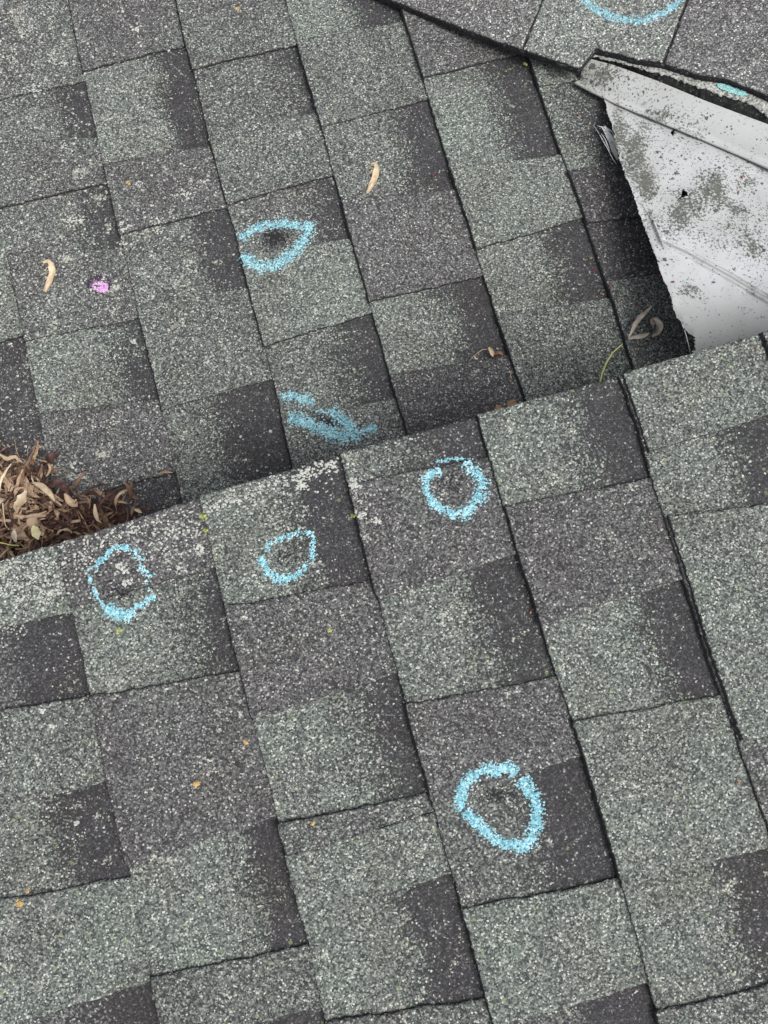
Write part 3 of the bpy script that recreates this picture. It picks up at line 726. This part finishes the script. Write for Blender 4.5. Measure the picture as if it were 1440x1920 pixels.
chalk('chalk_ring', [([(245,1027),(215,1026),(192,1046),(175,1064)], 11, .7), ([(169,1085),(178,1112),(198,1140)], 10, .45), ([(198,1140),(230,1156),(245,1150)], 17, .95), ([(245,1150),(270,1130),(290,1113)], 13, .62), ([(250,1030),(262,1048),(268,1066),(282,1083)], 14, .6), ([(282,1083),(276,1105),(290,1117)], 10, .35), ([(172,1060),(166,1080),(178,1112)], 14, .35)],
      'faded patchy blue chalk ring over pale lichen below the leaf heap')
chalk('chalk_ring', [([(968,1450),(945,1434),(940,1446),(915,1442),(880,1455),(868,1478),(859,1506),(868,1514)], 16, .95), ([(873,1520),(900,1550),(935,1579),(965,1587)], 15, 1.0), ([(965,1587),(992,1584),(998,1560),(1010,1530),(1004,1500),(985,1471),(976,1460)], 18, .92)],
      'largest and boldest blue chalk ring, egg shaped, lower right on the near slope')
chalk('chalk_arc', [([(1092,0),(1120,20),(1150,32),(1190,40),(1225,33),(1255,17),(1274,3)], 12, .9), ([(1092,0),(1080,-30),(1090,-70),(1150,-100),(1220,-95),(1275,-50),(1274,3)], 12, .8)],
      'blue chalk arc cut by the top of the picture, on the pale top right slope')
def extra_pts(c, rx, ry, n, rot=0):
    out = []
    while len(out) < n:
        a, b = random.uniform(-1, 1), random.uniform(-1, 1)
        if a*a+b*b < 1: out.append((c[0]+a*rx*math.cos(rot)-b*ry*math.sin(rot), c[1]+a*rx*math.sin(rot)+b*ry*math.cos(rot)))
    return out
# turquoise smear sits on the torn edge layer
def chips_on(fn, pts, r, mat, name, **k):
    V, F, n0 = [], [], 0
    for (x, y), rad in zip(pts, r):
        X = fn((x, y)); nn = nT; a = np.cross(nn, [0, 1, .1]); a /= np.linalg.norm(a); b = np.cross(nn, a); rot = random.random()*6.28
        for j in range(6): t = rot+6.283*j/6; q = rad*random.uniform(.65, 1.3); V.append(X+a*math.cos(t)*q+b*math.sin(t)*q)
        V.append(X+nn*rad*.4); F += [(n0+j, n0+(j+1) % 6, n0+6) for j in range(6)]; n0 += 7
    return obj(name, np.array(V), F, mat)
pp = extra_pts((1372, 168), 30, 6, 220, .32)
o = chips_on(lambda p: topdepth(p, .0004), pp, [random.uniform(.0006, .0014) for _ in pp], CHALKT, 'chalk_smear')
tag(o, 'turquoise chalk rubbed along the torn shingle edge above the white drip edge', 'chalk mark', CG)
p = extra_pts((188, 538), 15, 10, 120, .3)
V, F = chip_mesh(p, [random.uniform(.0008, .0016) for _ in p], .0008); o = obj('chalk_dab', V, F, PINK); tag(o, 'small pink chalk dab with a purple rim, right of a straw samara', 'chalk mark')
p = [(186+20*math.cos(a)+random.gauss(0, 2), 533+14*math.sin(a)+random.gauss(0, 2)) for a in np.linspace(2.6, 6.9, 170)]
V, F = chip_mesh(p, [random.uniform(.0007, .0013) for _ in p], .0003); obj('purple_rim', V, F, PINKD, o)

# pale lichen flecks: uncountable crust
p = []; r = []
def lich_cluster(cx, cy, s, n):
    for _ in range(n): p.append((cx+random.gauss(0, s), cy+random.gauss(0, s*.8))); r.append(random.uniform(.0008, .0019)*(1 if s < 9 else .8))
for cx, cy, s, n in [(265,745-600+0,5,0),(228,20,5,10),(255,53,5,14),(55,165,8,20),(70,170,5,12),(118,120,5,8),(135,415,7,26),(150,410,5,12),(228,425,6,22),(231,455,5,16),(292,415,7,22),(300,428,6,10),(340,370,8,18),(355,365,6,12),(262,345,4,8),(385,335,4,8),(120,275,4,10),(545,255,5,10),(560,250,3,5),(388,678,5,12),(215,790,5,12),(133,895,5,14),(110,883,6,22),(150,895,6,18),(135,870,4,8),(250,640,4,8),(560,900,9,40),(575,885,10,50),(600,878,9,40),(565,910,6,20),(662,905,6,24),(665,912,5,16),(680,965,5,12),(705,980,5,14),(625,870,8,26),(372,1030,8,22),(365,1000,10,24),(340,990,12,30),(400,950,9,20),(440,935,10,22),(480,920,10,24),(520,905,10,26),(228,1065,7,24),(235,1090,6,14),(330,1070,10,20),(60,1080,20,50),(100,1060,12,30),(30,1130,20,50),(20,1180,16,36),(85,1120,14,30),(110,1100,8,18),(160,1045,14,26),(300,1010,16,30),(250,975+20,14,26),(75,1430,4,8),(100,1362,4,8),(80,1335,4,8),(145,1542,3,6),(400,1660,3,5),(260,85,4,6),(28,120,10,24),(60,60,12,30),(20,30,12,26),(100,110,8,16)]:
    if n: lich_cluster(cx, cy, s, n)
for _ in range(6500):
    x, y = random.uniform(-40, 520), random.uniform(-40, 960)
    if random.random() < float(lich_px(np.array(x), np.array(y), False))*1.4 and y < 1040-.298*x: p.append((x, y)); r.append(random.choice([.0006, .0007, .0009, .0012, .0019]))
for _ in range(1300):
    x = random.uniform(-60, 700); y = 1052-.298*x+abs(random.gauss(0, 60))
    if random.random() < float(lich_px(np.array(x), np.array(y), True))*1.3: p.append((x, y)); r.append(random.uniform(.0007, .0016))
V, F = chip_mesh(p, r, .0006, .35)
tag(obj('lichen', V, F, LICH), 'pale grey lichen crust scattered over the shingles, thickest along the cut edge and upper left', 'lichen', kind='stuff')
for (x, y, s, n, mt, lb) in [(368,1470,5,26,LICHO,'round orange-yellow lichen spot alone on the purple-grey tab of the near slope'),
                         (39,1695,6,26,LICHO,'largest orange lichen spot, near the lower left edge of the near slope'),
                         (51,1670,3,10,LICHO,'tiny orange lichen spot right above the largest orange one'),
                         (461,1392,3.5,10,LICHO,'faint orange lichen spot beside a course edge, up and right of the round one'),
                         (586,1544,3.5,10,LICHO,'faint orange lichen spot on the narrow step strip above a crisp dark joint'),
                         (240,342,3.5,9,LICHO,'small orange lichen spot on the far slope left of the lichened tab edge'),
                         (446,17,4,12,LICHO,'small orange lichen spot close to the top of the far slope'),
                         (222,1184,4,12,LICHY,'yellow-green lichen spot just below the faded chalk ring'),
                         (618,1183,4,12,LICHY,'yellow-green lichen spot on the near slope below the smallest chalk ring'),
                         (382,968,5,16,LICHY,'yellow-green lichen tuft on the course edge next to the cut edge'),
                         (386,994,4,12,LICHY,'lower yellow-green lichen tuft on the same course edge below the first'),
                         (663,967,3.5,8,LICHY,'tiny yellow-green lichen spot on the course edge below the white flecks')]:
    q = [(x+random.gauss(0, s*.6), y+random.gauss(0, s*.5)) for _ in range(n)]
    V, F = chip_mesh(q, [random.uniform(.0008, .0016) for _ in q], .0006)
    tag(obj('lichen_spot', V, F, mt), lb, 'lichen', 'coloured lichen spots')

# ------------------------------------------------------------------ leaf heap in the step at the left
def pile_h(x, y):
    """height of the litter above the lower roof"""
    e = (1050-.298*x)-y                           # pixels before the cut edge
    k = ss(270, 60, x)*.85+.15
    return (.012+.055*ss(190, 20, e))*k*ss(300, 225, x)
PILE = np.array([(-420,1010),(-300,900),(-120,845),(-20,838),(20,858),(58,862),(88,880),(100,930),(118,925),(150,918),(185,932),(215,938),(245,950),(268,962),(255,1060),(-420,1260)], float)
def inpoly(x, y, P=PILE):
    c = False; n = len(P)
    for i in range(n):
        x1, y1 = P[i]; x2, y2 = P[i-1]
        if (y1 > y) != (y2 > y) and x < (x2-x1)*(y-y1)/(y2-y1)+x1: c = not c
    return c
def rand_leaf(x, y, base, seglen, wd):
    """a curled dry petal lying on the heap"""
    a = random.uniform(0, 6.28); bend = random.choice([random.uniform(-3.4, 3.4), random.uniform(-.8, .8)]); n = 13; L = seglen
    X0 = off((x, y), base); u, v, nn = FAR[2], FAR[3], FAR[0]
    pts = []; cur = np.zeros(3); arch = random.uniform(-.15, .28)
    for i in range(n):
        t = i/(n-1); th = a+bend*t; cur = cur+(u*math.cos(th)+v*math.sin(th))*L/n
        pts.append(X0+cur+nn*(arch*L*.5*math.sin(math.pi*t)+random.gauss(0, .0003)))
    return ribbon(pts, wd, nn+np.array([random.gauss(0, .28), random.gauss(0, .28), 0]), random.uniform(.1, .5), (random.uniform(.1, 1.0), random.uniform(.05, .8)), 5, random.uniform(-1.7, 1.7), random.choice([.12, .3]))
spots = []
while len(spots) < 2600:
    x, y = random.uniform(-400, 275), random.uniform(830, 1180)
    if inpoly(x, y) and y < 1050-.298*x+40: spots.append((x, y))
# bed of litter
bed = Bag(); 
gx, gy = np.meshgrid(np.linspace(-420, 262, 120), np.linspace(0, 1, 40), indexing='ij')
topb_ = np.interp(gx, [-420,-300,-120,-20,20,58,88,100,118,150,185,215,245,262], [1010,900,845,842,862,866,884,934,929,922,936,942,954,966])
botb_ = 1050-.298*gx+26; gyy = topb_*(1-gy)+botb_*gy
hh = pile_h(gx, gyy)*.72*ss(0, .25, gy)+.006*ss(0, .1, gy)-.003+(vn(gx/9, gyy/9)-.5)*.009*ss(0, .15, gy)
V = np.array([off((a, b), h) for a, b, h in zip(gx.ravel(), gyy.ravel(), hh.ravel())])
bed.add(V, [tuple(q) for q in grid_faces(120, 40)]); 
litter = bed.build('leaf_litter', LEAFS[2])
tag(litter, 'dense mat of brown leaf litter filling the step at the left under the loose curled leaves', 'leaf litter', kind='stuff')
for mi, (lo_, hi_) in enumerate(((0, 1000), (1000, 1900), (1900, 2600))):
    bg = Bag()
    for x, y in spots[lo_:hi_]:
        if mi == 0 and x > 105 and random.random() < .75: continue
        if mi == 2 and x < 60 and random.random() < .5: continue
        dark = 60 < x and x > 100
        hgt = float(pile_h(np.array(x), np.array(y)))*random.uniform(.72, 1.05)+.003
        s_ = random.uniform(.012, .034); v, f = rand_leaf(x, y, hgt, s_, random.choice([.0008, .0015, .003, .0045])); bg.add(v, f)
    bg.build('litter_shreds', LEAFS[mi], litter)
cnt = 0
top_spots = []
while len(top_spots) < 130:
    x, y = random.uniform(-250, 262), random.uniform(842, 1110)
    if inpoly(x, y) and y < 1046-.298*x: top_spots.append((x, y))
for x, y in top_spots:
    hgt = float(pile_h(np.array(x), np.array(y)))+random.uniform(.002, .007)
    darkp = x > 95
    mt = LEAFS[random.choice([2, 2, 1, 2, 0, 1])] if darkp else LEAFS[random.choice([0, 3, 1, 1, 0, 0, 2])]
    lw = random.choice([(.055, .0028), (.048, .0035), (.042, .003), (.035, .0045), (.030, .0075), (.026, .010), (.030, .011)])
    v, f = rand_leaf(x, y, hgt, lw[0]*random.uniform(.75, 1.15), lw[1]*random.uniform(.8, 1.3))
    tag(obj('curled_leaf', np.array(v), f, mt, smooth=True), 'dry brown curled leaf among the many heaped in the step at the left', 'dry leaf', 'dry curled leaves of the heap')
def hleaf(pts, hs, wd, mat, label, name='dry_leaf', curl=.3, tip=(.3, .15), cat='dry leaf', twist=0, frill=.08, n=16, group=None):
    v, f = ribbon(pline(pts, hs, n), wd, FAR[0], curl, tip, 6, twist, frill)
    return tag(obj(name, np.array(v), f, mat, smooth=True), label, cat, group)
def on(x, y):  # height of the shingle surface above the survey plane along the ray
    X, _ = probe(x, y); return float(-hit(FAR, [(x, y)])[0][2]+X[2])
hp = lambda x, y: float(pile_h(np.array(float(x)), np.array(float(y))))+.012
hleaf([(62,905),(80,912),(95,925),(103,940)], [hp(62,905), hp(80,912)+.004, hp(95,925)+.004, hp(100,930)], .007, LEAFS[3], 'straw-coloured arched leaf curling over the right shoulder of the leaf heap')
hleaf([(28,965),(50,972),(75,966),(88,958)], [hp(28,965)]*4, .0062, LEAFS[0], 'long tan leaf strip lying across the middle of the leaf heap')
hleaf([(0,852),(15,862),(28,858),(42,866)], [.03, .035, .03, .02], .005, LEAFS[3], 'pale straw leaf at the top left rim of the leaf heap', curl=.5)
hleaf([(72,898),(77,885),(84,872)], [.02, .02, .02], .004, LEAFS[0], 'thin upright tan leaf tip at the top right rim of the leaf heap')
hleaf([(178,945),(180,960),(184,975),(190,980)], [hp(180,960)]*4, .005, LEAFS[3], 'small straw curl standing on the dark right end of the leaf heap', curl=.5)
hleaf([(122,925),(132,940),(144,948),(142,936)], [hp(130,940)]*4, .008, LEAFS[0], 'rolled tan leaf just below the grey twig of the heap', curl=.45)
hleaf([(150,930),(170,926),(190,925),(200,935)], [.022, .024, .024, .02], .006, LEAFS[0], 'tan leaf strip along the upper rim of the heap, right of the twig')
hleaf([(252,955),(260,957),(266,962)], [.03, .032, .03], .004, LEAFS[3], 'little straw leaf tip at the far right end of the heap')
hleaf([(62,985),(68,998),(72,1012)], [hp(65,995)+.006]*3, .010, YLEAF, 'pale yellow oval leaf near the bottom of the leaf heap', curl=.1, tip=(.2, .1))
hleaf([(27,993),(31,1003),(31,1016)], [hp(30,1003)+.006]*3, .006, GLEAF, 'whitish closed bud shape at the bottom of the leaf heap', curl=.8, tip=(.3, .5))
b = Bag()
for pts, hs, wd in (([(233,903),(242,912),(246,925),(243,934)], [.028, .03, .024, .018], .0048), ([(240,934),(250,930),(260,936)], [.016, .02, .016], .005), ([(249,898),(247,912),(247,925)], [.034, .03, .022], .004)):
    v, f = ribbon(pline(pts, hs, 14), wd, FAR[0], .45, (.4, .2), 6, .8, .1); b.add(v, f)
tag(b.build('dry_leaf', LEAFS[1], smooth=True), 'brown twisted leaf standing alone just right of the heap on the dark shingle', 'dry leaf')
b = Bag(); v, f = ribbon(pline([(297,888),(310,885),(324,886)], [.012, .015, .012], 12), .0028, FAR[0], .4, (.4, .3)); b.add(v, f)
tag(b.build('dry_leaf', LEAFS[0], smooth=True), 'thin tan sliver lying along a step between the heap and the next course edge', 'dry leaf')
def twig(name, pts, hs, r, mat, label, cat='twig', n=24, knots=True):
    P = pline(pts, hs, n); rr_ = np.linspace(r, r*.6, n)*(1+np.array([.35*(random.random() < .25) if knots else 0 for _ in range(n)]))
    P = P+RNG.normal(0, r*.18 if knots else 0, P.shape); v, f = tube(P, rr_, 7); return tag(obj(name, np.array(v), f, mat, smooth=True), label, cat)
t1 = twig('twig', [(117,910),(130,918),(145,930),(166,942)], [.030, .030, .032, .034], .0022, BARK, 'short grey knobbly twig sticking out of the leaf heap')
h0 = on(312, 275)
twig('twig', [(303,273),(312,275),(320,278),(327,280)], [h0+.003]*4, .0013, BARK, 'tiny dark twig piece alone on the upper far slope')
twig('leaf_stalk', [(5,943),(7,965),(10,985),(17,993)], [hp(7,965)+.008]*4, .0007, SAM, 'thin tan stalk hanging down the left side of the leaf heap', 'stalk', knots=False)
twig('leaf_stalk', [(0,1017),(20,1022),(36,1023)], [hp(20,1017)+.008]*3, .0006, STEM, 'thin yellow-green stalk at the bottom left of the leaf heap', 'stalk', knots=False)
hs = [on(1127, 712)+.006, on(1128, 708)+.01, on(1135, 685)+.016, on(1148, 663)+.014, on(1165, 645)+.006]
twig('grass_stem', [(1125,718),(1129,700),(1137,680),(1148,662),(1167,645)], hs, .0012, STEM, 'arched yellow-green stem between the cut edge and the grey curled leaf', 'stem', 30, False)

# samaras with a frayed wing
def samara(name, body, frays, wd, label):
    hs = [on(p[0], p[1])+.003+.003*math.sin(i) for i, p in enumerate(body)]
    root = thing(name, off(body[-1], hs[-1]), label, 'seed')
    v, f = ribbon(pline(body, hs, 20), wd, FAR[0], .15, (.2, .45), 7, .5, .12); obj('wing', np.array(v), f, SAM, root, smooth=True)
    v, f = tube(pline(body[-3:], [h+.001 for h in hs[-3:]], 9), [.0012, .0020, .0026, .0029, .0029, .0027, .0022, .0014, .0005], 8); obj('seed_body', np.array(v), f, LEAFS[3], root, smooth=True)
    b = Bag(); nf = len(body)
    for (a, c) in frays:
        mid = ((a[0]+c[0])/2+random.uniform(-2, 2), (a[1]+c[1])/2-random.uniform(1, 3)); h = on(a[0], a[1])
        v, f = tube(pline([a, mid, c], [h+.004, h+.006, h+.003], 7), .00033, 4); b.add(v, f)
    b.build('frayed_veins', SAM, root)
samara('samara', [(80,492),(90,489),(97,496),(99,510),(94,527),(87,540),(85,547)],
       [((98,505),(78,516)), ((96,512),(76,515)), ((92,500),(82,508)), ((95,520),(84,524)), ((88,492),(80,500)), ((97,500),(86,502))], .0082, 'straw-coloured hooked samara with a frayed wing at the left of the far slope')
samara('samara', [(696,307),(704,306),(707,316),(704,330),(699,343),(692,355),(688,362)],
       [((706,318),(692,316)), ((704,325),(690,322)), ((703,310),(693,312)), ((706,314),(688,330)), ((705,322),(694,326))], .0080, 'straw-coloured samara lying near the middle of the far slope between two course edges')
# small dry cluster near the middle
root = thing('dry_flower', off((925, 665), on(925, 665)), 'tiny dried flower head with a curved thin stalk on the brown-dark tab right of centre', 'dried flower')
h0 = on(925, 665)
v, f = ribbon(pline([(917,651),(921,660),(924,669)], [h0+.008, h0+.009, h0+.005], 12), .0052, FAR[0], .5, (.3, .2), 6, .4, .1); obj('petal', np.array(v), f, LEAFS[3], root, smooth=True)
v, f = ribbon(pline([(926,664),(934,662),(943,666)], [h0+.006, h0+.008, h0+.004], 12), .0042, FAR[0], .5, (.5, .2), 6, .9, .2); obj('petal', np.array(v), f, LEAFS[1], root, smooth=True)
v, f = ribbon(pline([(922,668),(930,672),(938,668)], [h0+.004, h0+.006, h0+.004], 12), .004, FAR[0], .5, (.5, .2), 6, .4, .2); obj('petal', np.array(v), f, LEAFS[2], root, smooth=True)
v, f = tube(pline([(918,655),(905,655),(895,662),(884,672),(878,679)], [h0+.007, h0+.007, h0+.006, h0+.005, h0+.003], 20), .0004, 5); obj('stalk', np.array(v), f, LEAFS[0], root)
for pts, lb, mt, wd in (([(959,696),(957,704),(960,711)], 'thin tan hair-like curl beside the course edge right of the dried flower', LEAFS[0], .0012),
                        ([(928,768),(934,764),(942,765)], 'small tan curl peeping over the cut edge, left of its neighbour', LEAFS[0], .004),
                        ([(952,762),(960,758),(968,760)], 'small orange-tan leaf peeping over the cut edge right of centre', LEAFS[0], .007),
                        ([(889,668),(892,673),(895,672)], 'tiny pale fleck of husk under the stalk of the dried flower', LEAFS[3], .0012)):
    hh_ = [on(*pts[1])+.004]*3 if pts[1][1] < 740 else [.150, .152, .150]
    hleaf(pts, hh_, wd, mt, lb, 'husk', .6, (.6, .4), 'husk')
# grey curled leaf by the metal
b = Bag(); g0 = on(1190, 615)
for pts, hs, wd, tw in (([(1222,575),(1212,585),(1198,598),(1188,612),(1178,634)], [.016, .014, .012, .010, .008], .0055, .6), ([(1178,636),(1190,634),(1205,631),(1218,624)], [.008, .010, .012, .012], .0055, -.5),
                        ([(1220,602),(1230,600),(1236,612),(1232,624),(1222,630)], [.012, .02, .02, .016, .010], .0075, .9), ([(1228,600),(1222,606),(1224,616)], [.016, .02, .014], .0045, .3)):
    v, f = ribbon(pline(pts, [h+g0 for h in hs], 20), wd, FAR[0], .45, (.4, .3), 6, tw, .14); b.add(v, f)
tag(b.build('dry_leaf', GLEAF, smooth=True), 'pale grey-brown leaf curled into a broken loop on the dark shingles beside the white metal', 'dry leaf')
bits = [((1085,218),RED,'red-orange bud scale on the shaded course left of the drip edge end'), ((1142,541),RED,'red bud scale on the course edge up and left of the grey curled leaf'), ((1195,572),RED,'tall red bud scale right above the grey curled leaf'),
        ((1209,580),RED,'red bud scale touching the tip of the grey curled leaf'), ((1231,516),RED,'dim red bud scale next to the torn edge of the white sheet'), ((1126,552),ORNG,'pale orange fleck on the dark tab left of the course edge'),
        ((1390,333),RED,'dark red bud on the white sheet near the right border'), ((1262,529),RED,'small dark red bud on the white sheet below its crease'), ((1111,510),RED,'faint red fleck on the dark tab above the pale orange one'),
        ((812,330),RED,'pinkish fleck on the dark tab of the far slope near the centre top'), ((1417,655),ORNG,'orange fleck on the near slope by the right border'), ((994,1148),ORNG,'salmon fleck on the plum tab below the broken chalk ring'),
        ((1383,1467),ORNG,'tiny orange fleck on the near slope at the lower right'), ((780,697),RED,'dark red fleck at the course edge above the middle of the cut edge')]
for (x, y), mt, lb in bits:
    onp = x > 1240 and y < 560
    if onp:
        X = off((x, y), float(plate_h(np.array(float(x)), np.array(float(y))))+.001); nn = FAR[0]
    else: X, nn = probe(x, y); X = X+nn*.001
    a = random.uniform(0, 3.1); d = FAR[2]*math.cos(a)+FAR[3]*math.sin(a); L = .0026 if mt is RED else .0018
    P = [X+d*L*(t-.5)*2*.6+nn*.0012*math.sin(3.14*t) for t in np.linspace(0, 1, 7)]
    v, f = tube(P, [.0002, .0007, .001, .0011, .0009, .0006, .0002], 6); tag(obj('bud_scale', np.array(v), f, mt, smooth=True), lb, 'bud scale', 'small fallen bud scales')
hl = on(985, 120); hleaf([(981,118),(985,121),(989,123)], [hl+.002, hl+.003, hl+.002], .004, LIME, 'tiny lime green leaf scrap near the tip of the top right slope', 'leaf_scrap', .2, (.5, .4), 'leaf scrap')
# pale spider-web like root hairs on the dark tab above the heap
b = Bag()
for _ in range(5):
    x, y = random.uniform(55, 80), random.uniform(795, 850); h = on(x, y)
    v, f = tube(pline([(x, y), (x+random.uniform(-8, 8), y+8), (x+random.uniform(-12, 6), y+20)], [h+.002, h+.003, h+.002], 8), .0003, 4); b.add(v, f)
tag(b.build('root_fibres', LEAFS[3]), 'few pale hair-thin fibres on the dark tab just above the leaf heap', 'fibres')

# ground far below the eaves
V = np.array([(-400, -400, 0), (400, -400, 0), (400, 400, 0), (-400, 400, 0)], float)
me = bpy.data.meshes.new('ground'); me.from_pydata([tuple(v) for v in V], [], [(0, 1, 2, 3)]); me.materials.append(GROUND)
o = bpy.data.objects.new('ground', me); COL.objects.link(o); o['kind'] = 'structure'
